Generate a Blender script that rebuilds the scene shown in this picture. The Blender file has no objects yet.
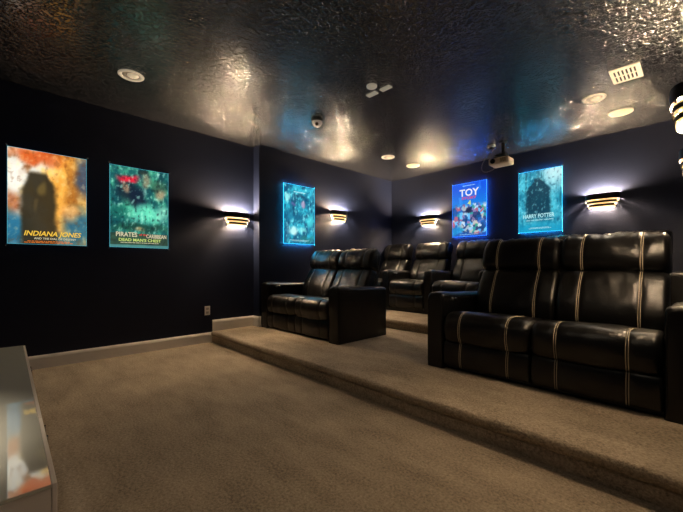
import bpy, bmesh, math, random
from mathutils import Vector, noise, Matrix

random.seed(7)
C = bpy.context.scene.collection
PI = math.pi

# ------------------------------------------------------------------ dimensions (metres)
XL, XR, XRF, XRW = -4.552, -4.395, 0.20, -0.002   # front left wall, rear left wall, right wall (front, rear)
YF, YRET, YRR, YB = -0.75, 2.612, 2.30, 5.707        # front end, return of the left wall, back wall
H = 2.767
S1, Y1 = 0.143, 1.97                      # first carpeted platform
S2, Y2 = 0.268, 3.87                      # second one

# ------------------------------------------------------------------ helpers
def link(o, parent=None):
    C.objects.link(o)
    if parent is not None:
        o.parent = parent
    return o

def tag(o, label=None, cat=None, group=None, kind=None):
    if label: o['label'] = label
    if cat: o['category'] = cat
    if group: o['group'] = group
    if kind: o['kind'] = kind
    return o

def thing(name, label, cat, loc=(0, 0, 0), rz=0.0, group=None):
    o = bpy.data.objects.new(name, None)
    o.empty_display_size = 0.1
    o.location = loc
    o.rotation_euler = (0, 0, rz)
    link(o)
    return tag(o, label, cat, group)

def obj(name, bm, mat, parent=None, smooth=False, loc=None):
    me = bpy.data.meshes.new(name)
    bmesh.ops.recalc_face_normals(bm, faces=bm.faces[:])
    bm.to_mesh(me)
    bm.free()
    if isinstance(mat, (list, tuple)):
        for m in mat: me.materials.append(m)
    else:
        me.materials.append(mat)
    if smooth:
        for p in me.polygons: p.use_smooth = True
        if smooth is not True:
            me.set_sharp_from_angle(angle=math.radians(smooth))
    o = bpy.data.objects.new(name, me)
    if loc is not None: o.location = loc
    return link(o, parent)

def add_box(bm, x0, x1, y0, y1, z0, z1, bevel=0.0, seg=3):
    vs = [bm.verts.new((x, y, z)) for x in (x0, x1) for y in (y0, y1) for z in (z0, z1)]
    f = [(0, 1, 3, 2), (4, 6, 7, 5), (0, 4, 5, 1), (2, 3, 7, 6), (0, 2, 6, 4), (1, 5, 7, 3)]
    fs = [bm.faces.new([vs[i] for i in q]) for q in f]
    if bevel > 0:
        es = list({e for q in fs for e in q.edges})
        bmesh.ops.bevel(bm, geom=es, offset=bevel, segments=seg, profile=0.5, affect='EDGES')
    return bm

def box_bm(*a, **k):
    return add_box(bmesh.new(), *a, **k)

def add_lathe(bm, prof, n=28, loc=(0, 0, 0), axis='Z'):
    """prof: list of (r, h). closed at r==0 ends"""
    rings = []
    for r, h in prof:
        if r < 1e-6:
            p = [(0, 0, h)]
        else:
            p = [(r * math.cos(2 * PI * i / n), r * math.sin(2 * PI * i / n), h) for i in range(n)]
        if axis == 'Y': p = [(x, -z, y) for x, y, z in p]
        if axis == 'X': p = [(z, x, y) for x, y, z in p]
        rings.append([bm.verts.new((x + loc[0], y + loc[1], z + loc[2])) for x, y, z in p])
    for a, b in zip(rings[:-1], rings[1:]):
        if len(a) == 1 and len(b) == 1: continue
        for i in range(n):
            j = (i + 1) % n
            if len(a) == 1: bm.faces.new((a[0], b[i], b[j]))
            elif len(b) == 1: bm.faces.new((a[i], b[0], a[j]))
            else: bm.faces.new((a[i], b[i], b[j], a[j]))
    return bm

def add_tube(bm, pts, r, n=8, cap=True):
    pts = [Vector(p) for p in pts]
    rings = []
    up = Vector((0, 0, 1))
    prev = None
    for i, p in enumerate(pts):
        d = (pts[min(i + 1, len(pts) - 1)] - pts[max(i - 1, 0)])
        if d.length < 1e-9: d = Vector((1, 0, 0))
        d.normalize()
        if prev is None:
            a = up if abs(d.dot(up)) < 0.9 else Vector((1, 0, 0))
            u = d.cross(a).normalized()
        else:
            u = (prev - d * prev.dot(d))
            u = u.normalized() if u.length > 1e-6 else d.orthogonal().normalized()
        prev = u
        v = d.cross(u)
        rings.append([bm.verts.new(p + u * (r * math.cos(2 * PI * k / n)) + v * (r * math.sin(2 * PI * k / n))) for k in range(n)])
    for a, b in zip(rings[:-1], rings[1:]):
        for k in range(n):
            j = (k + 1) % n
            bm.faces.new((a[k], a[j], b[j], b[k]))
    if cap:
        bm.faces.new(rings[0]); bm.faces.new(rings[-1][::-1])
    return bm

def add_prism(bm, poly, z0, z1):
    a = [bm.verts.new((x, y, z0)) for x, y in poly]
    b = [bm.verts.new((x, y, z1)) for x, y in poly]
    bm.faces.new(a[::-1]); bm.faces.new(b)
    n = len(poly)
    for i in range(n):
        j = (i + 1) % n
        bm.faces.new((a[i], a[j], b[j], b[i]))
    return bm

# ------------------------------------------------------------------ materials
def lin(c):
    return tuple(((x / 255) / 12.92 if x / 255 <= 0.04045 else (((x / 255) + 0.055) / 1.055) ** 2.4) for x in c)

def mat(name, color, rough=0.5, metal=0.0, spec=None, ior=None, emit=None, estr=0.0, coat=0.0):
    m = bpy.data.materials.new(name)
    m.use_nodes = True
    b = m.node_tree.nodes['Principled BSDF']
    b.inputs['Base Color'].default_value = (*color, 1)
    b.inputs['Roughness'].default_value = rough
    b.inputs['Metallic'].default_value = metal
    if spec is not None: b.inputs['Specular IOR Level'].default_value = spec
    if ior is not None: b.inputs['IOR'].default_value = ior
    if coat: b.inputs['Coat Weight'].default_value = coat
    if emit is not None:
        b.inputs['Emission Color'].default_value = (*emit, 1)
        b.inputs['Emission Strength'].default_value = estr
    return m

def nodes(m):
    nt = m.node_tree
    return nt, nt.nodes, nt.links, nt.nodes['Principled BSDF']

def noise_node(nt, scale, detail=4, rough=0.55, coord='Object', stretch=None):
    tc = nt.nodes.new('ShaderNodeTexCoord')
    n = nt.nodes.new('ShaderNodeTexNoise')
    n.inputs['Scale'].default_value = scale
    n.inputs['Detail'].default_value = detail
    n.inputs['Roughness'].default_value = rough
    if stretch:
        mp = nt.nodes.new('ShaderNodeMapping')
        mp.inputs['Scale'].default_value = stretch
        nt.links.new(tc.outputs[coord], mp.inputs['Vector'])
        nt.links.new(mp.outputs['Vector'], n.inputs['Vector'])
    else:
        nt.links.new(tc.outputs[coord], n.inputs['Vector'])
    return n

def bump(nt, height, strength, dist, prev=None):
    b = nt.nodes.new('ShaderNodeBump')
    b.inputs['Strength'].default_value = strength
    b.inputs['Distance'].default_value = dist
    nt.links.new(height, b.inputs['Height'])
    if prev is not None: nt.links.new(prev, b.inputs['Normal'])
    return b.outputs['Normal']

def ramp(nt, fac, stops):
    r = nt.nodes.new('ShaderNodeValToRGB')
    e = r.color_ramp.elements
    e[0].position, e[0].color = stops[0][0], (*stops[0][1], 1)
    e[1].position, e[1].color = stops[-1][0], (*stops[-1][1], 1)
    for p, c in stops[1:-1]:
        q = e.new(p); q.color = (*c, 1)
    nt.links.new(fac, r.inputs['Fac'])
    return r.outputs['Color']

# walls: dark navy satin paint with faint orange peel
M_wall = mat('navy_wall_paint', (0.017, 0.021, 0.036), 0.55, spec=0.3)
nt, N, L, B = nodes(M_wall)
n1 = noise_node(nt, 90, 3); n2 = noise_node(nt, 1.3, 3)
L.new(ramp(nt, n2.outputs['Fac'], [(0.3, (0.0036, 0.0070, 0.0245)), (0.7, (0.0056, 0.0102, 0.0315))]), B.inputs['Base Color'])
L.new(bump(nt, n1.outputs['Fac'], 0.35, 0.004), B.inputs['Normal'])

# ceiling: dark glossy paint over a knock-down texture
M_ceil = mat('dark_textured_ceiling_paint', (0.03, 0.031, 0.036), 0.20, ior=2.3)
nt, N, L, B = nodes(M_ceil)
n1 = noise_node(nt, 36, 2, 0.5); n2 = noise_node(nt, 90, 2, 0.5)
h1 = ramp(nt, n1.outputs['Fac'], [(0.40, (0, 0, 0)), (0.50, (0.5, 0.5, 0.5)), (0.60, (1, 1, 1))])
nb = bump(nt, h1, 0.62, 0.0068)
nb = bump(nt, n2.outputs['Fac'], 0.3, 0.0012, nb)
L.new(nb, B.inputs['Normal'])
L.new(ramp(nt, n1.outputs['Fac'], [(0.42, (0.006, 0.007, 0.010)), (0.58, (0.024, 0.025, 0.030))]), B.inputs['Base Color'])

# carpet: short taupe pile with brushed patches
def carpet(name, k=1.0):
    m = mat(name, (0.15, 0.12, 0.09), 0.95, spec=0.1)
    nt, N, L, B = nodes(m)
    a = noise_node(nt, 2.6, 4, 0.6, stretch=(1.0, 2.2, 1)); b = noise_node(nt, 75, 4, 0.75)
    mx = nt.nodes.new('ShaderNodeMath'); mx.operation = 'MULTIPLY_ADD'
    L.new(b.outputs['Fac'], mx.inputs[0]); mx.inputs[1].default_value = 1.0
    sc = nt.nodes.new('ShaderNodeMath'); sc.operation = 'MULTIPLY'; sc.inputs[1].default_value = 0.45
    L.new(a.outputs['Fac'], sc.inputs[0]); L.new(sc.outputs[0], mx.inputs[2])
    L.new(ramp(nt, mx.outputs[0], [(0.50, tuple(k * v for v in (0.150, 0.117, 0.083))), (0.72, tuple(k * v for v in (0.37, 0.297, 0.215))), (0.95, tuple(k * v for v in (0.56, 0.46, 0.34)))]), B.inputs['Base Color'])
    L.new(bump(nt, b.outputs['Fac'], 0.9, 0.012), B.inputs['Normal'])
    B.inputs['Sheen Weight'].default_value = 0.15
    return m
M_carpet = carpet('taupe_carpet')

M_trim = mat('white_trim_paint', (0.80, 0.77, 0.73), 0.4)
M_white = mat('glowing_cream_white_plastic', (0.92, 0.88, 0.80), 0.4, emit=(1.0, 0.92, 0.78), estr=0.08)  # slight self-glow lifts the sensor dome; plastic, not a lamp
M_whitelit = mat('glowing_cream_trim', (0.82, 0.75, 0.62), 0.5, emit=(1.0, 0.88, 0.68), estr=0.20)  # faint cream glow added to brighten ceiling trims, vent and plates; not lamps
M_slot = mat('dark_slot', (0.02, 0.018, 0.016), 0.6)

# leather
M_leather = mat('black_leather', (0.0022, 0.0021, 0.0023), 0.27, spec=0.42)
nt, N, L, B = nodes(M_leather)
tc = nt.nodes.new('ShaderNodeTexCoord')
vo = nt.nodes.new('ShaderNodeTexVoronoi'); vo.inputs['Scale'].default_value = 190
L.new(tc.outputs['Object'], vo.inputs['Vector'])
n1 = noise_node(nt, 9, 4, 0.6)
nb = bump(nt, vo.outputs['Distance'], 0.18, 0.003)
nb = bump(nt, n1.outputs['Fac'], 0.22, 0.02, nb)
L.new(nb, B.inputs['Normal'])
r_ = nt.nodes.new('ShaderNodeMapRange'); r_.inputs['To Min'].default_value = 0.24; r_.inputs['To Max'].default_value = 0.40
L.new(n1.outputs['Fac'], r_.inputs['Value']); L.new(r_.outputs['Result'], B.inputs['Roughness'])
M_leather_flat = mat('black_leather_panel', (0.002, 0.0019, 0.002), 0.42, spec=0.45)
M_stitch = mat('beige_thread', (0.46, 0.39, 0.28), 0.7)
M_thread_dark = mat('dark_thread', (0.035, 0.030, 0.026), 0.6)
M_chrome = mat('brushed_steel', (0.6, 0.6, 0.6), 0.25, metal=1)
M_blackmetal = mat('black_metal', (0.012, 0.012, 0.013), 0.4, metal=0.3)
M_bronze = mat('dark_bronze_metal', (0.022, 0.015, 0.010), 0.38, metal=0.7)
M_bulb = mat('warm_bulb_glass', (1, 0.9, 0.75), 0.5, emit=(1.0, 0.72, 0.44), estr=8800)
M_bulb_low = mat('warm_lower_bulb_glass', (1, 0.9, 0.75), 0.5, emit=(1.0, 0.72, 0.44), estr=1900)
M_bulb_dim = mat('dim_warm_bulb_glass', (1, 0.9, 0.75), 0.5, emit=(1.0, 0.72, 0.44), estr=2400)
M_diff = mat('amber_diffuser_glass', (0.9, 0.7, 0.4), 0.4, emit=(1.0, 0.62, 0.24), estr=0.8)
M_diff_end = mat('bright_diffuser_glass', (1, 0.9, 0.7), 0.4, emit=(1.0, 0.80, 0.50), estr=2.2)
M_rim = mat('cyan_lit_acrylic_edge', (0.1, 0.6, 0.8), 0.3, emit=(0.03, 0.52, 0.85), estr=2.5)
M_led = mat('cyan_led_strip', (0.1, 0.6, 0.8), 0.3, emit=(0.02, 0.45, 0.85), estr=170)
M_ledblue = mat('blue_led_strip', (0.1, 0.3, 0.8), 0.3, emit=(0.01, 0.16, 0.95), estr=170)
M_ledweak = mat('soft_cyan_led_strip', (0.1, 0.6, 0.8), 0.3, emit=(0.02, 0.45, 0.85), estr=45)
M_rimdim = mat('faint_lit_acrylic_edge', (0.1, 0.5, 0.6), 0.3, emit=(0.08, 0.45, 0.62), estr=0.9)
M_rimblue = mat('blue_lit_acrylic_edge', (0.1, 0.3, 0.8), 0.3, emit=(0.02, 0.22, 0.95), estr=2.5)
M_lens_off = mat('warm_lamp_lens', (0.85, 0.75, 0.6), 0.4, emit=(1.0, 0.80, 0.55), estr=0.35)

# ------------------------------------------------------------------ room shell
def struct(name, bm, m, label=None, smooth=False):
    o = obj(name, bm, m, None, smooth)
    return tag(o, label, None, None, 'structure')

struct('floor', box_bm(XL - 0.1, XRF + 0.1, YF, Y1 + 0.02, -0.12, 0.0), M_carpet, 'taupe carpeted lower floor in front of the platform')
struct('ceiling', box_bm(XL - 0.1, XRF + 0.1, YF, YB + 0.1, H, H + 0.1), M_ceil, 'dark glossy textured ceiling')
struct('wall_left', box_bm(XL - 0.1, XL, YF, YRET, -0.12, H), M_wall, 'dark navy front left wall')
struct('wall_left', box_bm(XL - 0.1, XR, YRET, YB, -0.12, H), M_wall, 'dark navy rear left wall projecting slightly into the room')
struct('wall_back', box_bm(XL - 0.1, XRF + 0.1, YB, YB + 0.1, -0.12, H), M_wall, 'dark navy back wall')
struct('wall_right', box_bm(XRF, XRF + 0.1, 0.9, YRR, -0.12, H), M_wall, 'dark navy front right wall')
struct('wall_right', box_bm(XRW, XRF + 0.1, YRR, YB, -0.12, H), M_wall, 'dark navy rear right wall projecting slightly into the room')

def platform(name, y0, z0, z1, label, xl_steps):
    """carpeted step: rounded nose at y0; plan follows the left wall"""
    R = 0.034
    prof = [(y0 + 0.012, z0)]
    prof.append((y0 + 0.012, z1 - 0.072))
    for k in range(9):
        a = -PI * 0.35 + k * PI * 0.85 / 8
        prof.append((y0 + R - R * math.cos(a), z1 - R + R * math.sin(a)))
    bm = bmesh.new()
    for xa, xb, ya, yb in xl_steps:
        pp = [(max(y, ya), z) for y, z in prof] if ya <= y0 + 1e-6 else [(ya, z0), (ya, z1)]
        pp = pp + [(yb, z1), (yb, z0)]
        A = [bm.verts.new((xa, y, z)) for y, z in pp]
        Bv = [bm.verts.new((xb, y, z)) for y, z in pp]
        bm.faces.new(A); bm.faces.new(Bv[::-1])
        for i in range(len(pp)):
            j = (i + 1) % len(pp)
            bm.faces.new((A[i], Bv[i], Bv[j], A[j]))
    return struct(name, bm, M_carpet, label, smooth=50)

platform('carpeted_platform', Y1, -0.02, S1, 'lower taupe carpeted platform step carrying the front sofas', [(XL, XR, Y1, YRET), (XR, XRW, Y1, YB), (XRW, XRF, Y1, YRR)])
platform('carpeted_platform', Y2, S1 - 0.002, S2, 'upper taupe carpeted platform step carrying the back row', [(XR, XRW, Y2, YB)])

# baseboards
def baseboard(name, p0, p1, nrm, z0, h, label):
    (x0, y0), (x1, y1) = p0, p1
    t = 0.016
    prof = [(0, 0), (t, 0), (t, h - 0.03), (t * 0.75, h - 0.015), (t * 0.45, h - 0.004), (0.004, h), (0, h)]
    bm = bmesh.new()
    A = [bm.verts.new((x0 + nrm[0] * a, y0 + nrm[1] * a, z0 + z)) for a, z in prof]
    Bv = [bm.verts.new((x1 + nrm[0] * a, y1 + nrm[1] * a, z0 + z)) for a, z in prof]
    bm.faces.new(A); bm.faces.new(Bv[::-1])
    for i in range(len(prof)):
        j = (i + 1) % len(prof)
        bm.faces.new((A[i], Bv[i], Bv[j], A[j]))
    return struct(name, bm, M_trim, label)
BH = 0.132
baseboard('baseboard_left', (XL, YF), (XL, Y1 + 0.016), (1, 0), 0, BH, 'white baseboard along the front left wall at floor level')
baseboard('baseboard_left', (XL, Y1 + 0.02), (XL, YRET), (1, 0), S1, 0.15, 'white baseboard of the left wall where it stands on the platform')
baseboard('baseboard_return', (XL, YRET), (XR, YRET), (0, -1), S1, 0.15, 'short white baseboard on the return beside the loveseat')
baseboard('baseboard_left', (XR, YRET), (XR, Y2), (1, 0), S1, 0.15, 'white baseboard behind the loveseat')
baseboard('baseboard_left', (XR, Y2 + 0.001), (XR, YB), (1, 0), S2, 0.15, 'white baseboard of the left wall beside the back row')
baseboard('baseboard_back', (XR, YB), (XRW, YB), (0, -1), S2, 0.15, 'white baseboard behind the back row')

# ------------------------------------------------------------------ sofas
def catmull(pts, n):
    m = len(pts)
    P = [Vector((a, b)) for a, b in pts]
    dense = []
    for i in range(m):
        p0, p1, p2, p3 = P[(i - 1) % m], P[i], P[(i + 1) % m], P[(i + 2) % m]
        for k in range(14):
            t = k / 14
            dense.append(0.5 * ((2 * p1) + (p2 - p0) * t + (2 * p0 - 5 * p1 + 4 * p2 - p3) * t * t + (3 * p1 - p0 - 3 * p2 + p3) * t ** 3))
    # resample by arc length
    cum = [0.0]
    for i in range(len(dense)):
        cum.append(cum[-1] + (dense[(i + 1) % len(dense)] - dense[i]).length)
    out = []; j = 0
    for k in range(n):
        s = cum[-1] * k / n
        while cum[j + 1] < s: j += 1
        f = (s - cum[j]) / max(cum[j + 1] - cum[j], 1e-9)
        out.append(dense[j].lerp(dense[(j + 1) % len(dense)], f))
    area = sum(out[i].x * out[(i + 1) % n].y - out[(i + 1) % n].x * out[i].y for i in range(n))
    if area < 0: out.reverse()
    return out

class Pillow:
    def __init__(s, w, prof, r=0.035, n=64, nx=26, seams=(-0.185, 0.185), crown=0.010, wr=0.004, seed=0.0, gather=None):
        s.w, s.r, s.n, s.nx, s.seams, s.crown, s.wr, s.seed, s.gather = w, r, n, nx, seams, crown, wr, seed, gather
        s.P = catmull(prof, n)
        s.Nn = []
        for i in range(n):
            d = s.P[(i + 1) % n] - s.P[i - 1]
            s.Nn.append(Vector((d.y, -d.x)).normalized())
        s.zmax = max(p.y for p in s.P)
    def inset(s, x):
        h = s.w / 2; d = abs(x) - (h - s.r)
        if d <= 0: return 0.0
        q = min(d / s.r, 1.0)
        return s.r * (1 - math.sqrt(max(0.0, 1 - q * q)))
    def at(s, x, i):
        p, nn = s.P[i], s.Nn[i]
        e = -s.inset(x)
        fr = 1.0 if (nn.x < 0.35 or nn.y > 0.3) else 0.2
        e += s.crown * (1 - (2 * x / s.w) ** 2) * fr
        for sx in s.seams:
            e -= 0.007 * math.exp(-((x - sx) / 0.014) ** 2) * fr
        q = Vector((x * 5 + s.seed, p.x * 7, p.y * 7))
        e += s.wr * noise.noise(q) * fr * 1.5
        e += s.wr * 0.6 * noise.noise(Vector((x * 16 + s.seed, p.x * 9, p.y * 9))) * fr
        if s.gather:
            for gy, gz, gs, ga in s.gather:      # gathered folds near a seam line
                dd = (p.x - gy) ** 2 + (p.y - gz) ** 2
                e += ga * math.exp(-dd / gs ** 2) * noise.noise(Vector((x * 34 + s.seed * 3, p.x * 6, p.y * 6)))
        return Vector((x, p.x + nn.x * e, p.y + nn.y * e)), nn
    def xs(s):
        h = s.w / 2
        xs = [-h + s.r - s.r * math.sin(a * PI / 12) for a in range(6, 0, -1)]
        xs += [(-h + s.r) + (s.w - 2 * s.r) * k / s.nx for k in range(s.nx + 1)]
        xs += [h - s.r + s.r * math.sin(a * PI / 12) for a in range(1, 7)]
        for sx in s.seams:
            xs += [sx, sx - 0.01, sx + 0.01]
        xs = sorted(xs)
        o = [xs[0]]
        for x in xs[1:]:
            if x - o[-1] > 1e-4: o.append(x)
        return o
    def bm(s):
        bm = bmesh.new()
        rings = [[bm.verts.new(s.at(x, i)[0]) for i in range(s.n)] for x in s.xs()]
        for a, b in zip(rings[:-1], rings[1:]):
            for i in range(s.n):
                j = (i + 1) % s.n
                bm.faces.new((a[i], b[i], b[j], a[j]))
        bm.faces.new(rings[0]); bm.faces.new(rings[-1][::-1])
        return bm
    def stitch_bm(s, pred, r=0.0026, gap=0.0065):
        ok = [pred(s.P[i], s.Nn[i]) for i in range(s.n)]
        best = []
        for st in range(s.n):
            if ok[st] and not ok[st - 1]:
                run = []
                while ok[(st + len(run)) % s.n] and len(run) < s.n: run.append((st + len(run)) % s.n)
                if len(run) > len(best): best = run
        ids = best
        out = []
        for sx in s.seams:
            bm = bmesh.new()
            for g in (-gap, gap):
                pts = []
                for k in ids:
                    p, nn = s.at(sx + g, k)
                    pts.append(p + Vector((0, nn.x, nn.y)) * 0.0012)
                add_tube(bm, pts, r, 5)
            out.append(bm)
        return out

SEAT = [(0.03, 0.245), (0.0, 0.262), (-0.022, 0.33), (-0.018, 0.40), (0.008, 0.447), (0.06, 0.472), (0.16, 0.474), (0.32, 0.455), (0.50, 0.43), (0.64, 0.42), (0.67, 0.40), (0.67, 0.27), (0.64, 0.245), (0.3, 0.245)]
FOOT = [(0.035, 0.03), (0.012, 0.035), (0.0, 0.07), (-0.006, 0.135), (0.0, 0.20), (0.014, 0.236), (0.04, 0.242), (0.16, 0.242), (0.17, 0.23), (0.17, 0.04), (0.16, 0.03)]
def lean(pts, a, b):
    """(s, n) -> (y, z); s runs from a to b, n points to the front"""
    a, b = Vector(a), Vector(b)
    d = (b - a).normalized()
    f = Vector((-d.y, d.x))
    return [tuple(a + d * s + f * n) for s, n in pts]
LUMB = lean([(-0.02, -0.02), (-0.005, 0.022), (0.05, 0.062), (0.14, 0.078), (0.25, 0.070), (0.36, 0.052), (0.425, 0.030), (0.445, -0.005), (0.44, -0.09), (0.40, -0.11), (0.02, -0.11), (-0.015, -0.09)], (0.635, 0.415), (0.795, 0.83))
HEAD = lean([(0.0, -0.02), (0.006, 0.025), (0.04, 0.070), (0.11, 0.092), (0.19, 0.085), (0.25, 0.055), (0.285, 0.005), (0.283, -0.06), (0.25, -0.11), (0.18, -0.125), (0.03, -0.11), (0.004, -0.08)], (0.795, 0.825), (0.90, 1.12))

def front_top(p, n): return n.x < -0.25 or (n.y > 0.75 and p.x < 0.55)
def front_only(p, n): return n.x < -0.15 and n.y > -0.8
def head_front(p, n): return (n.x < -0.15 and n.y > -0.8) or n.y > 0.55

def arm_bm(w, y0=0.0, y1=0.86, z0=0.0, z1=0.635):
    """upright arm: rounded top, softly rounded front"""
    bm = bmesh.new()
    nz = 9
    # cross-section outline in (x,z), rounded at the top
    R = min(0.045, w * 0.33)
    sec = [(-w / 2, z0)]
    for k in range(nz + 1):
        a = PI - (PI / 2) * k / nz
        sec.append((-w / 2 + R + R * math.cos(a), z1 - R + R * math.sin(a)))
    sec.append((0, z1 + 0.006))
    for k in range(nz + 1):
        a = PI / 2 - (PI / 2) * k / nz
        sec.append((w / 2 - R + R * math.cos(a), z1 - R + R * math.sin(a)))
    sec.append((w / 2, z0))
    rf = 0.03
    ys = [(y0 + rf - rf * math.sin(PI / 2 * k / 6), rf * (1 - math.cos(PI / 2 * k / 6))) for k in range(6, 0, -1)]
    ys += [(y0 + rf + (y1 - y0 - 2 * rf) * k / 12, 0.0) for k in range(13)]
    ys += [(y1 - rf + rf * math.sin(PI / 2 * k / 6), rf * (1 - math.cos(PI / 2 * k / 6))) for k in range(1, 7)]
    rings = []
    for y, e in ys:
        ring = []
        for x, z in sec:
            xx = x * (1 - e / (w / 2) * 0.75)
            zz = z - (e if z > 0.3 else 0)
            zz += 0.012 * max(0, 1 - abs(y - y0 - 0.08) / 0.2) * (1 if z > 0.5 else 0)
            zz -= 0.035 * max(0, (y - 0.15)) * (1 if z > 0.5 else 0)
            xx += 0.0025 * noise.noise(Vector((x * 8, y * 5, z * 6)))
            ring.append(bm.verts.new((xx, y, zz)))
        rings.append(ring)
    m = len(sec)
    for a, b in zip(rings[:-1], rings[1:]):
        for i in range(m):
            j = (i + 1) % m
            bm.faces.new((a[i], a[j], b[j], b[i]))
    bm.faces.new(rings[0]); bm.faces.new(rings[-1][::-1])
    return bm

def sofa(name, label, cat, x0, y0, z0, cells, group=None, seams=True, seed=0.0, thread=None, lift=0.0, dh=0.0):
    """cells: list of ('a', width) arms and ('s', width) seats from left to right"""
    W = sum(c[1] for c in cells)
    thread = thread or M_stitch
    root = thing(name, label, cat, (x0 + W / 2, y0, z0 + lift), 0, group)
    x = -W / 2
    first_arm = True
    for ci, (kind, w) in enumerate(cells):
        cx = x + w / 2
        if kind == 'a':
            a = obj('arm', arm_bm(w), M_leather, root, smooth=60, loc=(cx, 0, 0))
            # welt round the front face, a seam along each top edge
            e = w / 2 - 0.012
            pts = [(e, -0.0005, 0.04), (e, -0.001, 0.30), (e, -0.001, 0.55), (e - 0.006, 0.0, 0.595), (e - 0.02, 0.002, 0.617)]
            for sg in (-1, 1):
                bm = bmesh.new()
                add_tube(bm, [(sg * px, py + 0.001, pz) for px, py, pz in pts], 0.003, 6)
                obj('welt', bm, M_leather_flat, a)
            if first_arm:
                bm = add_box(bmesh.new(), w / 2 - 0.001, w / 2 + 0.006, 0.12, 0.25, 0.565, 0.605, bevel=0.002, seg=1)
                sw = obj('recline_switch', bm, M_blackmetal, a)
                for yy in (0.155, 0.215):
                    bm = bmesh.new()
                    add_lathe(bm, [(0.0, 0.013), (0.010, 0.012), (0.013, 0.006), (0.013, 0.0)], 14, (w / 2 + 0.006, yy, 0.585), axis='X')
                    obj('button', bm, M_chrome, sw, smooth=40)
            first_arm = False
        else:
            so = 0.27 * w
            sm = (-so, so) if seams else ()
            sd = seed + ci * 3.7
            wv = w - 0.006
            for nm, prof, pred, kw in (
                    ('footrest_panel', FOOT, front_only, dict(r=0.02, crown=0.006, wr=0.002)),
                    ('seat_cushion', SEAT, front_top, dict(r=0.045, crown=0.014, wr=0.006, gather=[(0.05, 0.47, 0.10, 0.003)])),
                    ('back_cushion', LUMB, front_only, dict(r=0.040, crown=0.014, wr=0.006, gather=[(0.72, 0.80, 0.10, 0.006)])),
                    ('headrest', HEAD, head_front, dict(r=0.050, crown=0.010, wr=0.007, gather=[(0.90, 1.13, 0.09, 0.016), (0.75, 0.86, 0.05, 0.008)]))):
                if nm == 'headrest' and dh: prof = [(yy + dh * 0.3 * (zz - 0.80) / 0.3, zz + dh * (zz - 0.80) / 0.3) for yy, zz in prof]
                p = Pillow(wv, prof, seams=sm, seed=sd, **kw)
                o = obj(nm, p.bm(), M_leather, root, smooth=70, loc=(cx, 0, 0))
                if seams:
                    for sb in p.stitch_bm(pred): obj('stitched_seam', sb, thread, o)
            # upholstered shell behind the cushions
            bm = bmesh.new()
            prof = [(0.60, 0.03), (0.74, 0.03), (0.86, 0.44), (0.975, 0.86), (0.990, 1.00), (0.965, 1.04), (0.93, 1.02), (0.87, 0.80), (0.74, 0.44), (0.62, 0.28)]
            hw = wv / 2 - 0.035
            A = [bm.verts.new((-hw, yy, zz)) for yy, zz in prof]
            Bv = [bm.verts.new((hw, yy, zz)) for yy, zz in prof]
            bm.faces.new(A); bm.faces.new(Bv[::-1])
            for i in range(len(prof)):
                j = (i + 1) % len(prof)
                bm.faces.new((A[i], Bv[i], Bv[j], A[j]))
            es = list(bm.edges)
            bmesh.ops.bevel(bm, geom=es, offset=0.012, segments=2, affect='EDGES')
            obj('back_shell', bm, M_leather_flat, root, smooth=40, loc=(cx, 0, 0))
        x += w
    # plinth under the seats
    obj('base_frame', box_bm(-W / 2 + 0.05, W / 2 - 0.05, 0.06, 0.72, -lift, 0.06), M_blackmetal, root)
    return root

A_ = 0.155
sofa('loveseat', 'black leather two-seat reclining loveseat by the left wall on the lower platform', 'loveseat', -4.385, 2.635, S1,
     [('a', 0.17), ('s', 0.64), ('s', 0.64), ('a', 0.17)], seed=1.0, thread=M_thread_dark, dh=0.01)
sofa('loveseat', 'large black leather two-seat recliner at the right front with beige double stitching', 'loveseat', -1.668, 2.672, S1,
     [('a', A_), ('s', 0.684), ('s', 0.698), ('a', 0.125)], seed=9.0, dh=0.035)
sofa('recliner_row', 'black leather recliner row against the back wall left of the large front recliner', 'sofa', -4.375, 4.65, S2,
     [('s', 0.585), ('a', 0.145), ('s', 0.675), ('a', 0.145), ('s', 0.73), ('a', 0.145)], seed=17.0, thread=M_thread_dark, lift=0.045, dh=0.03)
sofa('recliner_row', 'black leather recliner at back right showing only its arm past the front recliner', 'sofa', -1.66, 4.65, S2,
     [('a', 0.145), ('s', 0.66), ('s', 0.66), ('a', 0.145)], seed=23.0, thread=M_thread_dark, lift=0.045, dh=0.03)

# ------------------------------------------------------------------ wall sconces
def arc(a, b, t0, t1, n=24, p=2.6):
    out = []
    for k in range(n + 1):
        t = t0 + (t1 - t0) * k / n
        c, s = math.cos(t), math.sin(t)
        out.append((a * math.copysign(abs(c) ** (2 / p), c), -b * abs(s) ** (2 / p)))
    return out

def add_band(bm, a, b, z0, z1, th=0.004, t0=0.0, t1=PI):
    o = arc(a, b, t0, t1); i = arc(a - th, b - th, t0, t1)
    V = [[bm.verts.new((x, y, z)) for x, y in pts] for pts, z in ((o, z0), (o, z1), (i, z1), (i, z0))]
    n = len(o)
    for k in range(n - 1):
        for q in range(4):
            r = (q + 1) % 4
            bm.faces.new((V[q][k], V[q][k + 1], V[r][k + 1], V[r][k]))
    for k in (0, n - 1):
        bm.faces.new([V[q][k] for q in range(4)])

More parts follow.
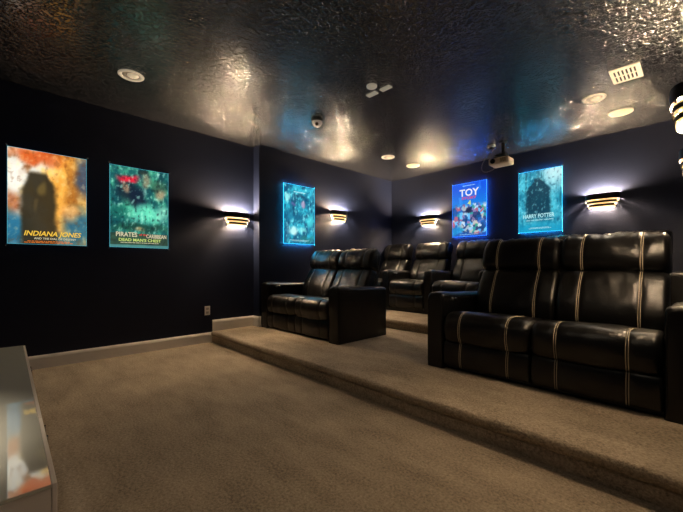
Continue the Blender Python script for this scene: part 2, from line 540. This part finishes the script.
def sconce(loc, rz, label, bulb=None):
    bulb = bulb or M_bulb
    t = thing('wall_sconce', label, 'wall lamp', loc, rz, 'tiered wall sconces')
    obj('back_plate', box_bm(-0.075, 0.075, -0.012, 0.0, -0.055, 0.06, bevel=0.004, seg=2), M_bronze, t)
    bm = bmesh.new(); add_band(bm, 0.188, 0.105, 0.024, 0.100); obj('shade_band', bm, M_bronze, t, smooth=40)
    bm = bmesh.new(); add_band(bm, 0.175, 0.096, -0.022, 0.004, t0=0.42, t1=PI - 0.42); obj('shade_band', bm, M_bronze, t, smooth=40)
    bm = bmesh.new(); add_band(bm, 0.150, 0.086, -0.068, -0.040, t0=0.42, t1=PI - 0.42); obj('shade_band', bm, M_bronze, t, smooth=40)
    bm = bmesh.new()
    add_band(bm, 0.165, 0.084, -0.030, 0.026, th=0.003)
    d = obj('glass_diffuser', bm, M_diff, t, smooth=40)
    bm = bmesh.new()
    add_band(bm, 0.138, 0.074, -0.080, -0.030, th=0.003)
    d = obj('glass_diffuser', bm, M_diff, t, smooth=40)
    bm = bmesh.new(); add_band(bm, 0.144, 0.080, -0.086, -0.076, th=0.006); obj('bright_rim', bm, M_diff_end, t, smooth=40)
    for sx in (-1, 1):
        for xx, z0, z1 in ((0.172, -0.010, 0.012), (0.146, -0.058, -0.036)):
            obj('glass_end', box_bm(sx * xx - 0.010, sx * xx + 0.010, -0.032, -0.004, z0, z1, bevel=0.004, seg=2), M_diff_end, t)
    for sx, up in ((-0.085, 1), (0.085, 1), (-0.06, -1), (0.06, -1)):
        yb = -0.060 if up > 0 else -0.045
        bm = bmesh.new()
        add_lathe(bm, [(0.0, 0.078 * up)] + [(0.016 * math.sin(a * PI / 8), (0.062 + 0.016 * math.cos(a * PI / 8)) * up) for a in range(1, 7)] + [(0.010, 0.034 * up), (0.010, 0.024 * up)], 16, (sx, yb, 0.006 if up > 0 else 0.004))
        b = obj('bulb', bm, (bulb if up > 0 or bulb is M_bulb_dim else M_bulb_low), t, smooth=True)
        bm = bmesh.new()
        add_lathe(bm, [(0.0, 0.032 * up), (0.013, 0.032 * up), (0.013, 0.006 * up), (0.0, 0.004 * up)], 14, (sx, yb, 0.0))
        add_box(bm, sx - 0.006, sx + 0.006, yb, -0.006, min(0.008 * up, 0.018 * up), max(0.008 * up, 0.018 * up))
        obj('socket', bm, M_bronze, b)
    # arms that carry the lower bands from the plate
    bm = bmesh.new()
    for sx in (-0.06, 0.06):
        add_box(bm, sx - 0.004, sx + 0.004, -0.092, -0.010, -0.022, -0.016)
        add_box(bm, sx - 0.004, sx + 0.004, -0.100, -0.010, 0.022, 0.028)
        add_box(bm, sx - 0.004, sx + 0.004, -0.084, -0.010, -0.056, -0.050)
    obj('bracket', bm, M_bronze, t)
    return t

sconce((XL, 2.345, 1.672), PI / 2, 'glowing dark bronze tiered sconce on the left wall just before the projecting corner')
sconce((XR, 4.18, 1.885), PI / 2, 'glowing dark bronze tiered sconce on the side wall above the smaller loveseat')
sconce((-3.515, YB, 1.868), 0, 'glowing dark bronze tiered sconce on the back wall left of the royal blue poster')
sconce((-0.885, YB, 1.880), 0, 'glowing dark bronze tiered sconce on the back wall right of the teal poster')
sconce((XRW, 2.64, 1.855), -PI / 2, 'larger upper sconce jutting in at the right edge near the ceiling', M_bulb_dim)
sconce((XRW, 4.02, 1.855), -PI / 2, 'smaller lower sconce at the right edge farther along the right wall', M_bulb_dim)

# ------------------------------------------------------------------ lit posters
def mix(a, b, t): return tuple(a[i] + (b[i] - a[i]) * t for i in range(3))
def sstep(a, b, x):
    t = min(max((x - a) / (b - a), 0), 1); return t * t * (3 - 2 * t)
def fbm(u, v, s, seed, oct=4):
    x = 0; am = 0.5
    for k in range(oct):
        x += am * noise.noise(Vector((u * s, v * s, seed))); s *= 2.05; am *= 0.55
    return x

def blobs(c, u, v, lst, warp=0.03, seed=0.0):
    for bu, bv, su, sv, col, al in lst:
        uu = u + warp * noise.noise(Vector((u * 7, v * 7, seed + bu * 9)))
        vv = v + warp * noise.noise(Vector((u * 7, v * 7, seed + 5 + bv * 9)))
        d = ((uu - bu) / su) ** 2 + ((vv - bv) / sv) ** 2
        c = mix(c, col, al * (1 - sstep(0.35, 1.25, math.sqrt(d))))
    return c

def art_desert(u, v):           # glowing amber clouds over a dark rock spire
    c = mix((205, 200, 185), (215, 150, 60), sstep(0.25, 0.62, u + 0.3 * fbm(u, v, 3, 1.0)))
    f = fbm(u, v, 4.5, 2.0)
    g = fbm(u, v, 14, 6.0)
    c = mix(c, (240, 190, 95), sstep(0.0, 0.35, f) * 0.8)
    c = mix(c, (120, 60, 18), sstep(0.05, 0.4, -f) * 0.75)
    c = blobs(c, u, v, [(0.33, 0.93, 0.36, 0.10, (190, 75, 25), 0.9), (0.04, 0.42, 0.16, 0.16, (150, 70, 30), 0.7),
                        (0.82, 0.62, 0.13, 0.30, (120, 62, 18), 0.6), (0.97, 0.8, 0.16, 0.30, (40, 60, 90), 0.85),
                        (0.92, 0.22, 0.28, 0.24, (30, 88, 115), 0.9), (0.05, 0.14, 0.30, 0.24, (30, 95, 125), 0.95),
                        (0.10, 0.70, 0.16, 0.18, (225, 222, 210), 0.8), (0.80, 0.36, 0.16, 0.10, (220, 160, 90), 0.7),
                        (0.5, 0.03, 0.6, 0.10, (25, 80, 105), 0.75)], 0.06, 3.0)
    c = mix(c, (255, 225, 160), 0.25 * sstep(0.06, 0.40, g))
    c = mix(c, (95, 50, 20), 0.28 * sstep(0.10, 0.32, -g))
    sp = 0.055 + 0.16 * sstep(0.90, 0.52, v) + 0.05 * fbm(u, v, 6, 9.0)      # rock spire
    d = abs(u - 0.37 - 0.04 * fbm(v, 0.3, 3, 5.0))
    if v < 0.80: c = mix(c, (42, 36, 24), 0.93 * (1 - sstep(sp * 0.8, sp * 1.25, d)) * sstep(0.80, 0.74, v))
    c = blobs(c, u, v, [(0.42, 0.60, 0.07, 0.10, (110, 90, 45), 0.6), (0.35, 0.42, 0.04, 0.08, (80, 66, 40), 0.6)], 0.05, 7.0)
    return c

def art_sea(u, v):              # green surf under a dark sky, red sail patch
    f = fbm(u, v, 5, 11.0)
    g = fbm(u, v, 18, 16.0)
    c = mix((15, 70, 75), (60, 150, 120), sstep(-0.25, 0.3, f))
    c = mix(c, (150, 210, 190), sstep(0.18, 0.45, fbm(u, v, 8, 14.0)) * 0.7)
    c = blobs(c, u, v, [(0.28, 0.72, 0.22, 0.16, (18, 28, 40), 0.9), (0.45, 0.62, 0.16, 0.16, (14, 26, 44), 0.9),
                        (0.28, 0.86, 0.19, 0.065, (205, 30, 52), 0.95), (0.24, 0.74, 0.08, 0.07, (170, 135, 105), 0.8),
                        (0.60, 0.86, 0.10, 0.10, (140, 120, 95), 0.75), (0.56, 0.95, 0.13, 0.05, (40, 40, 35), 0.7),
                        (0.85, 0.72, 0.09, 0.10, (170, 140, 105), 0.8), (0.83, 0.80, 0.18, 0.10, (45, 62, 45), 0.6),
                        (0.60, 0.42, 0.36, 0.15, (95, 205, 170), 0.85), (0.15, 0.42, 0.18, 0.12, (20, 90, 80), 0.8),
                        (0.88, 0.45, 0.14, 0.12, (130, 200, 175), 0.6), (0.5, 0.25, 0.6, 0.07, (20, 60, 48), 0.8),
                        (0.48, 0.22, 0.10, 0.04, (190, 150, 100), 0.6)], 0.05, 12.0)
    c = mix(c, (165, 225, 200), 0.45 * sstep(0.12, 0.34, g))
    c = mix(c, (8, 28, 34), 0.55 * sstep(0.08, 0.32, -g))
    if v < 0.18: c = mix(c, (40, 48, 36), 0.75)
    if v < 0.03: c = mix(c, (90, 170, 175), 0.5)
    return c

def art_bubbles(u, v):          # pale rounded shapes in a cyan fog
    f = fbm(u, v, 5, 21.0)
    c = mix((12, 78, 112), (40, 165, 190), sstep(-0.3, 0.3, f))
    g = fbm(u, v, 15, 26.0)
    c = mix(c, (150, 235, 235), 0.6 * sstep(0.12, 0.34, g))
    c = mix(c, (5, 50, 85), 0.6 * sstep(0.10, 0.34, -g))
    c = mix(c, (120, 220, 225), sstep(0.15, 0.45, fbm(u, v, 9, 24.0)) * 0.8)
    c = blobs(c, u, v, [(0.12, 0.78, 0.10, 0.07, (170, 230, 225), 0.7), (0.5, 0.83, 0.22, 0.04, (10, 50, 80), 0.7),
                        (0.62, 0.70, 0.10, 0.05, (200, 160, 190), 0.7), (0.30, 0.66, 0.09, 0.05, (120, 90, 150), 0.6),
                        (0.28, 0.22, 0.18, 0.09, (190, 230, 225), 0.85), (0.60, 0.23, 0.14, 0.06, (140, 215, 210), 0.7),
                        (0.45, 0.45, 0.16, 0.10, (10, 85, 120), 0.8), (0.85, 0.40, 0.15, 0.13, (70, 200, 205), 0.8),
                        (0.20, 0.50, 0.14, 0.12, (20, 105, 140), 0.7), (0.75, 0.08, 0.3, 0.06, (30, 110, 110), 0.7)], 0.06, 22.0)
    return c

def art_confetti(u, v):         # royal blue sky above a multicoloured crowd of dabs
    c = mix((20, 120, 200), (15, 75, 200), sstep(0.45, 1.0, v))
    c = mix(c, (70, 150, 225), sstep(0.1, 0.4, fbm(u, v, 5, 31.0)) * 0.5)
    if v < 0.62:
        cell = noise.cell_vector(Vector((u * 13 + 1.6 * fbm(u, v, 9, 33.0), v * 18 + 1.6 * fbm(u, v, 9, 35.0), 2.0)))
        pal = [(225, 190, 160), (60, 50, 90), (120, 190, 225), (35, 75, 150), (190, 80, 90), (235, 225, 220), (160, 110, 150), (60, 150, 120), (25, 40, 80)]
        k = pal[int(abs(cell.x) * 8.99) % 9]
        a = sstep(0.64, 0.54, v + 0.12 * fbm(u, v, 6, 37.0)) * 0.9
        c = mix(c, k, a * (0.55 + 0.45 * abs(cell.y)))
    c = blobs(c, u, v, [(0.5, 0.48, 0.09, 0.05, (20, 25, 45), 0.8), (0.1, 0.1, 0.25, 0.12, (20, 130, 190), 0.8), (0.5, 0.02, 0.7, 0.05, (18, 60, 150), 0.8)], 0.05, 39.0)
    return c

def art_mist(u, v):             # teal mist round a dark stone tower
    f = fbm(u, v, 4.5, 41.0)
    c = mix((18, 110, 140), (70, 175, 195), sstep(-0.3, 0.35, f))
    c = mix(c, (195, 225, 225), sstep(0.5, 0.95, v) * sstep(0.3, 0.8, u) * 0.85)
    trees = fbm(u, 0.1 * v, 16, 44.0)
    if v > 0.45: c = mix(c, (20, 85, 105), 0.75 * sstep(0.05, 0.3, trees) * (1 - 0.85 * sstep(0.15, 0.0, abs(u - 0.68))))
    sp = 0.10 + 0.19 * sstep(0.85, 0.66, v) + 0.05 * fbm(u, v, 8, 47.0)
    d = abs(u - 0.46)
    c = mix(c, (12, 48, 66), 0.9 * (1 - sstep(sp * 0.82, sp * 1.15, d)) * sstep(0.90, 0.84, v) * sstep(0.10, 0.36, v))
    g = fbm(u, v, 17, 49.0)
    c = mix(c, (150, 215, 220), 0.5 * sstep(0.06, 0.40, g))
    c = mix(c, (8, 55, 80), 0.45 * sstep(0.10, 0.32, -g))
    c = mix(c, (18, 135, 170), sstep(0.20, 0.05, v) * 0.9)
    return c

M_art = []
def art_material(name, strength):
    m = mat(name, (0.1, 0.1, 0.1), 0.25)
    nt, N, L, B = nodes(m)
    a = nt.nodes.new('ShaderNodeAttribute'); a.attribute_name = 'print'
    L.new(a.outputs['Color'], B.inputs['Emission Color'])
    B.inputs['Emission Strength'].default_value = strength
    B.inputs['Base Color'].default_value = (0.02, 0.02, 0.02, 1)
    return m
M_print = art_material('backlit_poster_print', 1.5)
M_print_cool = art_material('backlit_cool_poster_print', 1.4)

def poster_print(fn, w, h, parent, m, y):
    nx, ny = 78, 116
    me = bpy.data.meshes.new('poster_print')
    vs = [(-w / 2 + w * i / nx, y, h * j / ny) for j in range(ny + 1) for i in range(nx + 1)]
    fs = [(j * (nx + 1) + i, j * (nx + 1) + i + 1, (j + 1) * (nx + 1) + i + 1, (j + 1) * (nx + 1) + i) for j in range(ny) for i in range(nx)]
    me.from_pydata(vs, [], fs)
    at = me.color_attributes.new('print', 'FLOAT_COLOR', 'POINT')
    flat = []
    for j in range(ny + 1):
        for i in range(nx + 1):
            flat += [*lin(fn(i / nx, j / ny)), 1.0]
    at.data.foreach_set('color', flat)
    me.materials.append(m)
    o = bpy.data.objects.new('poster_print', me)
    return link(o, parent)

def emis(name, rgb, s=1.0):
    return mat(name, (0.02, 0.02, 0.02), 0.5, emit=lin(rgb), estr=s)

def text(body, size, parent, loc, m, shear=0.0, sx=1.0, name='title_lettering', label=None):
    cu = bpy.data.curves.new('lettering', 'FONT')
    cu.body = body; cu.size = size; cu.align_x = 'CENTER'; cu.align_y = 'CENTER'
    cu.shear = shear; cu.offset = size * 0.02; cu.extrude = 0.0006; cu.resolution_u = 3
    tmp = bpy.data.objects.new('lettering', cu); C.objects.link(tmp)
    dg = bpy.context.evaluated_depsgraph_get(); dg.update()
    me = bpy.data.meshes.new_from_object(tmp.evaluated_get(dg))
    bpy.data.objects.remove(tmp); bpy.data.curves.remove(cu)
    me.transform(Matrix.Rotation(PI / 2, 4, 'X') @ Matrix.Diagonal((sx, 1, 1, 1)))
    me.materials.clear(); me.materials.append(m)
    o = bpy.data.objects.new(name, me); o.location = loc
    link(o, parent)
    if label: o['label'] = label
    return o

def credit_lines(parent, w, z0, n, m, y, seed, dz=0.013):
    r = random.Random(seed)
    bm = bmesh.new()
    for k in range(n):
        ww = w * (0.55 + 0.4 * r.random()); x = -ww / 2; z = z0 - k * dz
        while x < ww / 2:
            l = 0.008 + 0.03 * r.random()
            add_box(bm, x, min(x + l, ww / 2), y - 0.0005, y, z, z + dz * 0.5)
            x += l + 0.006
    obj('credit_lines', bm, m, parent)

def poster(loc, rz, w, h, fn, rim, pm, label, led=None):
    led = led if led else 0
    t = thing('movie_poster', label, 'poster', loc, rz, 'backlit movie posters')
    pb = 0.036
    ac = mat('poster_backing', (0.02, 0.03, 0.05), 0.3)
    obj('backing_panel', box_bm(-w / 2 + 0.004, w / 2 - 0.004, -pb - 0.006, -pb + 0.000, 0.004, h - 0.004), ac, t)
    # edge-lit rim, four strips in one frame
    bm = bmesh.new()
    e = 0.0025
    add_box(bm, -w / 2, w / 2, -pb - 0.008, -pb + 0.001, 0, e)
    add_box(bm, -w / 2, w / 2, -pb - 0.008, -pb + 0.001, h - e, h)
    add_box(bm, -w / 2, -w / 2 + e, -pb - 0.008, -pb + 0.001, e, h - e)
    add_box(bm, w / 2 - e, w / 2, -pb - 0.008, -pb + 0.001, e, h - e)
    obj('lit_edge', bm, rim, t)
    if led:
        bm = bmesh.new()
        for z0, z1, x0, x1 in ((0.003, 0.007, -w / 2 + 0.012, w / 2 - 0.012), (h - 0.007, h - 0.003, -w / 2 + 0.012, w / 2 - 0.012), (0.016, h - 0.014, -w / 2 + 0.026, -w / 2 + 0.030), (0.016, h - 0.014, w / 2 - 0.030, w / 2 - 0.026)):
            add_box(bm, x0, x1, -pb + 0.011, -pb + 0.015, z0, z1)
            obj('led_strip', bm, led[0 if z1 - z0 < 0.01 else 1], t); bm = bmesh.new()
        bm.free()
    p = poster_print(fn, w - 2 * e, h - 2 * e, t, pm, -pb - 0.0075)
    p.location = (0, 0, e)
    for sx in (-1, 1):
        for z in (-0.012, h + 0.012):
            bm = bmesh.new()
            add_lathe(bm, [(0.0, 0.050), (0.009, 0.049), (0.011, 0.045), (0.011, 0.038), (0.007, 0.037), (0.007, 0.0)], 14, (sx * (w / 2 + 0.006), 0, z), axis='Y')
            obj('standoff_mount', bm, M_chrome, t, smooth=40)
    return t, -pb - 0.0082

PW = 0.605
M_yel = emis('yellow_print', (250, 200, 70)); M_org = emis('orange_print', (230, 120, 40)); M_pale = emis('pale_print', (215, 205, 170))
M_wht = emis('white_print', (240, 240, 240)); M_redp = emis('red_print', (215, 60, 60)); M_ice = emis('ice_print', (180, 235, 240)); M_yg = emis('lime_print', (205, 225, 120))

t, y = poster((XL, 0.3065, 1.231), PI / 2, PW, 0.916, art_desert, M_rimdim, M_print,
              'amber and orange backlit poster, leftmost of the two on the front left wall')
text('INDIANA JONES', 0.066, t, (0.03, y, 0.105), M_yel, shear=0.25, sx=0.92)
text('AND THE DIAL OF DESTINY', 0.026, t, (0.05, y, 0.058), M_pale, sx=1.0)
credit_lines(t, 0.5, 0.028, 2, M_org, y, 3)

t, y = poster((XL, 1.1185, 1.231), PI / 2, PW, 0.916, art_sea, M_rimdim, M_print,
              'green backlit poster with a red patch near its top, right of the amber poster')
text('PIRATES', 0.070, t, (-0.14, y, 0.145), M_pale, sx=0.85)
text('of the', 0.036, t, (0.03, y, 0.150), M_redp)
text('CARIBBEAN', 0.062, t, (0.17, y, 0.135), M_pale, sx=0.68)
text("DEAD MAN'S CHEST", 0.046, t, (0.0, y, 0.085), M_yg, sx=1.05)
credit_lines(t, 0.5, 0.052, 1, M_pale, y, 5)

t, y = poster((XR, 3.307, 1.366), PI / 2, PW, 0.916, art_bubbles, M_rim, M_print_cool,
              'bright cyan poster on the side wall above the smaller loveseat', (M_led, M_ledweak))
credit_lines(t, 0.36, 0.80, 1, M_ice, y, 8, dz=0.03)
credit_lines(t, 0.5, 0.055, 2, M_ice, y, 9)

t, y = poster((-2.715, YB, 1.528), 0, PW, 0.916, art_confetti, M_rimblue, M_print_cool,
              'royal blue poster with a multicoloured lower half on the back wall', (M_ledblue, M_ledblue))
text('TOY', 0.165, t, (0.0, y, 0.745), M_wht, sx=1.0)
text('STORY', 0.062, t, (0.0, y - 0.0004, 0.655), M_redp, sx=1.35)
text('4', 0.12, t, (0.01, y, 0.565), M_yg)
credit_lines(t, 0.3, 0.865, 1, M_ice, y, 11, dz=0.02)
credit_lines(t, 0.45, 0.03, 1, M_ice, y, 12)

t, y = poster((-1.625, YB, 1.528), 0, 0.58, 0.916, art_mist, M_rim, M_print_cool,
              'misty teal poster with a dark upright shape, right of the royal blue poster', (M_led, M_ledweak))
text('HARRY POTTER', 0.082, t, (-0.02, y, 0.235), M_ice, sx=0.72)
text('AND THE DEATHLY HALLOWS', 0.026, t, (0.0, y, 0.175), M_ice)
credit_lines(t, 0.42, 0.06, 2, M_ice, y, 14)

# ------------------------------------------------------------------ ceiling fittings
def downlight(x, y, label, tilt=0.0):
    t = thing('recessed_downlight', label, 'ceiling light', (x, y, H), 0, 'recessed ceiling downlights')
    bm = bmesh.new()
    add_lathe(bm, [(0.070, -0.0005), (0.104, -0.0005), (0.106, -0.004), (0.100, -0.009), (0.082, -0.011), (0.074, -0.006), (0.070, -0.0005)], 36)
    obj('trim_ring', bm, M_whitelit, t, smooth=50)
    bm = bmesh.new()
    add_lathe(bm, [(0.0, -0.0012), (0.072, -0.0012), (0.072, -0.0030), (0.060, -0.0035), (0.0, -0.0035)], 32)
    obj('reflector_cup', bm, mat('shaded_cup', (0.55, 0.5, 0.43), 0.5), t, smooth=40)
    bm = bmesh.new()
    add_lathe(bm, [(0.0, -0.022)] + [(0.046 * math.sin(a * PI / 12), -0.004 - 0.018 * math.cos(a * PI / 12)) for a in range(1, 7)], 28)
    obj('lamp_lens', bm, M_lens_off, t, smooth=40, loc=(0.012, 0.012, 0))
    return t
downlight(-3.615, 0.82, 'round recessed downlight alone at the front left of the ceiling')
downlight(-3.451, 4.388, 'small round recessed downlight above the back row left, nearer of two discs')
downlight(-0.748, 4.39, 'round recessed downlight between the air vent and the yellowish disc')

def speaker_disc(x, y, label):
    t = thing('ceiling_speaker', label, 'speaker', (x, y, H), 0, 'round ceiling speakers')
    bm = bmesh.new()
    add_lathe(bm, [(0.0, -0.008), (0.100, -0.008), (0.100, -0.0005)], 36)
    obj('grille', bm, mat('speaker_mesh', (0.58, 0.52, 0.32), 0.6), t, smooth=40)
    bm = bmesh.new()
    add_lathe(bm, [(0.100, -0.0005), (0.100, -0.010), (0.106, -0.010), (0.112, -0.004), (0.112, -0.0005)], 36)
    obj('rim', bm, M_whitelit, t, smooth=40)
    return t
speaker_disc(-3.44, 5.07, 'flat round cream speaker in the ceiling near the back left corner')
speaker_disc(-0.603, 5.006, 'flat round yellowish speaker in the ceiling right of the downlight')

# air vent
t = thing('air_vent', 'white rectangular ceiling air vent with two rows of louvre slots', 'vent', (-0.449, 4.03, H))
VW, VD = 0.215, 0.31
bm = bmesh.new()
add_box(bm, -VW / 2, VW / 2, -VD / 2, VD / 2, -0.012, -0.0005, bevel=0.004, seg=2)
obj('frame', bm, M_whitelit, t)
bm = bmesh.new()
for r in (-1, 1):
    for k in range(6):
        xx = -0.070 + k * 0.028
        add_box(bm, xx - 0.009, xx + 0.009, r * 0.062 - 0.048, r * 0.062 + 0.048, -0.0135, -0.011)
obj('louvre_slot', bm, M_slot, t)
bm = bmesh.new()
for r in (-1, 1):
    for k in range(6):
        xx = -0.070 + k * 0.028 + 0.008
        add_box(bm, xx - 0.003, xx + 0.003, r * 0.062 - 0.048, r * 0.062 + 0.048, -0.018, -0.0125)
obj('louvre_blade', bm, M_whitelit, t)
t.rotation_euler = (0, 0, 0.0)

# dome sensor
t = thing('ceiling_sensor', 'small white dome sensor with dark mount on the middle of the ceiling', 'sensor', (-3.17, 2.67, H))
bm = bmesh.new(); add_lathe(bm, [(0.0, -0.022), (0.064, -0.022), (0.070, -0.012), (0.070, -0.0005), (0, -0.0005)], 28)
obj('mount', bm, mat('dark_mount', (0.05, 0.045, 0.04), 0.5), t, smooth=40)
bm = bmesh.new(); add_lathe(bm, [(0.0, -0.085)] + [(0.060 * math.sin(a * PI / 14), -0.030 - 0.055 * math.cos(a * PI / 14)) for a in range(1, 8)] + [(0.062, -0.022), (0, -0.022)], 28)
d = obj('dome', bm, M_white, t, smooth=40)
bm = bmesh.new(); add_lathe(bm, [(0.0, 0.022), (0.016, 0.020), (0.020, 0.010), (0.020, 0.0), (0, 0)], 18, axis='X')
o = obj('lens', bm, mat('brown_lens', (0.12, 0.07, 0.03), 0.25), t, smooth=40, loc=(0.030, -0.030, -0.062))
o.rotation_euler = (0, 0.5, -PI / 4)

# disc with two rectangular plates
t = thing('ceiling_fixture', 'flat cream disc fixture with two small rectangular plates on the ceiling centre', 'ceiling fixture', (-2.20, 2.545, H))
bm = bmesh.new(); add_lathe(bm, [(0.0, -0.018), (0.042, -0.018), (0.050, -0.012), (0.052, -0.0005), (0, -0.0005)], 30)
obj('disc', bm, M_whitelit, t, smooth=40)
for lx, ly, rz in ((0.072, 0.125, 0.0), (-0.098, 0.118, 0.0)):
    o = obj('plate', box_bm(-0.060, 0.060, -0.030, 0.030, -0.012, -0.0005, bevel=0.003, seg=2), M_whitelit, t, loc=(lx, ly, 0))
    o.rotation_euler = (0, 0, 0.0)
obj('joint', box_bm(-0.012, 0.012, 0.0, 0.05, -0.008, -0.0005), mat('dark_joint', (0.03, 0.025, 0.02), 0.5), t, loc=(0.012, 0.06, 0))

# projector on its mount
t = thing('projector', 'white projector hanging on a black ceiling mount near the back wall', 'projector', (-1.905, 5.02, H))
PX0, PX1, PY0, PY1, PZ0, PZ1 = -0.155, 0.115, -0.13, 0.10, -0.330, -0.235
bm = bmesh.new(); add_box(bm, PX0, PX1, PY0, PY1, PZ0, PZ1, bevel=0.022, seg=3)
body = obj('housing', bm, mat('projector_white', (0.70, 0.58, 0.44), 0.4), t, smooth=40)
bm = bmesh.new()
add_lathe(bm, [(0.034, 0.0), (0.034, 0.014), (0.024, 0.016), (0.022, 0.006), (0.0, 0.004)], 24, (PX0 + 0.065, PY0, (PZ0 + PZ1) / 2), axis='Y')
obj('lens', bm, mat('lens_black', (0.01, 0.01, 0.012), 0.1), body, smooth=40)
bm = bmesh.new()
for k in range(5): add_box(bm, PX1 - 0.11, PX1 - 0.03, PY0 - 0.002, PY0 + 0.004, PZ0 + 0.022 + k * 0.011, PZ0 + 0.028 + k * 0.011)
obj('grille', bm, mat('amber_grille', (0.16, 0.09, 0.02), 0.5), body)
bm = bmesh.new()
add_lathe(bm, [(0.0, 0.0), (0.055, 0.0), (0.055, -0.012), (0.024, -0.016), (0.024, -0.175), (0.0, -0.175)], 24, (0, 0, -0.0005))
obj('pole', bm, M_blackmetal, t, smooth=40)
bm = bmesh.new()
add_box(bm, -0.09, 0.06, -0.07, 0.05, -0.200, -0.170, bevel=0.006, seg=2)
for sx in (-0.085, 0.055):
    for sy in (-0.06, 0.04):
        add_tube(bm, [(sx, sy, -0.185), (sx * 1.1, sy * 1.2, -0.24)], 0.007, 8)
obj('bracket', bm, M_blackmetal, t)
t2 = thing('cable_outlet', 'small white cable outlet box on the ceiling beside the projector mount', 'outlet', (-2.075, 5.03, H))
obj('box', box_bm(-0.05, 0.05, -0.035, 0.035, -0.030, -0.0005, bevel=0.005, seg=2), M_trim, t2)
obj('plug', box_bm(-0.02, 0.025, -0.02, 0.02, -0.065, -0.029, bevel=0.004, seg=2), M_blackmetal, t2)
bm = bmesh.new()
pts = []
p0, p1, p2, p3 = Vector((-0.11, 0.01, -0.05)), Vector((-0.40, -0.07, -0.30)), Vector((-0.30, -0.05, -0.50)), Vector((-0.095, 0.098, -0.290))
for k in range(21):
    a = k / 20
    pts.append((1 - a) ** 3 * p0 + 3 * a * (1 - a) ** 2 * p1 + 3 * a * a * (1 - a) * p2 + a ** 3 * p3)
add_tube(bm, pts, 0.006, 8)
obj('power_cord', bm, mat('grey_cable', (0.10, 0.10, 0.11), 0.4), t, smooth=True)

# ------------------------------------------------------------------ wall outlet
t = thing('wall_outlet', 'white electrical outlet on the left wall above the baseboard', 'outlet', (XL, 1.922, 0.425), PI / 2)
pl = obj('cover_plate', box_bm(-0.037, 0.037, -0.006, 0, -0.06, 0.06, bevel=0.003, seg=2), M_trim, t)
for z in (-0.026, 0.026):
    r_ = obj('socket', box_bm(-0.017, 0.017, -0.009, -0.004, z - 0.016, z + 0.016, bevel=0.003, seg=2), mat('socket_white', (0.5, 0.48, 0.45), 0.4), t)
    bm = bmesh.new()
    add_box(bm, -0.009, -0.006, -0.0095, -0.0085, z - 0.004, z + 0.008); add_box(bm, 0.006, 0.009, -0.0095, -0.0085, z - 0.004, z + 0.008)
    obj('slot', bm, M_slot, r_)

# ------------------------------------------------------------------ white glossy console
ZT = 0.472
KX0, KX1, KY0, KY1 = -3.23, -1.122, -0.40, 0.092
t = thing('media_console', 'long low glossy white media console with a mirror-like glass top', 'cabinet', ((KX0 + KX1) / 2, (KY0 + KY1) / 2, 0))
kw, kd = (KX1 - KX0) / 2, (KY1 - KY0) / 2
M_cab = mat('white_lacquer', (0.88, 0.80, 0.73), 0.35)
M_top = mat('white_backpainted_glass', (0.62, 0.63, 0.57), 0.03, ior=3.4)
M_edge = mat('green_glass_edge', (0.22, 0.30, 0.26), 0.2)
obj('carcass', box_bm(-kw + 0.002, kw - 0.002, -kd + 0.002, kd - 0.012, 0.05, ZT - 0.010), M_cab, t)
top = obj('glass_top', box_bm(-kw, kw, -kd, kd - 0.011, ZT - 0.010, ZT, bevel=0.001, seg=1), M_top, t)
for k in range(4):
    x0 = -kw + 2 * kw * k / 4 + 0.003; x1 = -kw + 2 * kw * (k + 1) / 4 - 0.003
    dr = obj('door', box_bm(x0, x1, kd - 0.010, kd, 0.055, ZT - 0.001, bevel=0.001, seg=1), M_cab, t)
    xx = x1 - 0.05 if k % 2 == 0 else x0 + 0.05
    obj('handle', box_bm(xx - 0.006, xx + 0.006, kd - 0.001, kd + 0.014, 0.30, 0.42, bevel=0.002, seg=1), M_chrome, dr)
for sx in (-1, 1):
    for sy in (-1, 1):
        bm = bmesh.new(); add_lathe(bm, [(0.0, 0.052), (0.020, 0.052), (0.016, 0.0), (0.0, 0.0)], 16, (sx * (kw - 0.06), sy * (kd - 0.06), 0))
        obj('leg', bm, M_chrome, t, smooth=40)

# ------------------------------------------------------------------ lights
def spot(x, y, z, energy, color=(1, 0.83, 0.62), size=2.4, blend=0.8, r=0.05):
    l = bpy.data.lights.new('downlight_or_fill_lamp', 'SPOT')
    l.energy = energy; l.color = color; l.spot_size = size; l.spot_blend = blend; l.shadow_soft_size = r
    o = bpy.data.objects.new('downlight_or_fill_lamp', l); o.location = (x, y, z); link(o)
    return o
for x, y, e in ((-3.60, 0.82, 6), (-0.75, 0.82, 14), (-3.44, 4.39, 18), (-0.74, 4.39, 24)):
    spot(x, y, H - 0.03, e)

sp = spot(0.05, -0.45, H - 0.03, 800, size=0.46, blend=1.0)  # added fill spot out of view, aimed to brighten the console
sp.rotation_euler = (Vector((-1.55, -0.50, 0.45)) - Vector((0.05, -0.45, H - 0.03))).to_track_quat('-Z', 'Y').to_euler()

w = bpy.data.worlds.new('World'); bpy.context.scene.world = w
w.use_nodes = True
bg = w.node_tree.nodes['Background']
bg.inputs['Color'].default_value = (0.8, 0.85, 1.0, 1); bg.inputs['Strength'].default_value = 0.012

# ------------------------------------------------------------------ camera
cam = bpy.data.cameras.new('camera')
cam.sensor_width = 36; cam.lens = 345.2 / 683 * 36
cam.shift_y = (266.25 - 256) / 683
cam.clip_start = 0.02
co = bpy.data.objects.new('camera', cam); link(co)
co.location = (0, 0, 1.016); co.rotation_euler = (PI / 2, 0, math.radians(45.86))
sc = bpy.context.scene
sc.camera = co
sc.view_settings.view_transform = 'Standard'
sc.view_settings.look = 'None'
sc.view_settings.exposure = 0.0
sc.cycles.use_denoising = True
sc.cycles.max_bounces = 8
sc.cycles.sample_clamp_indirect = 6
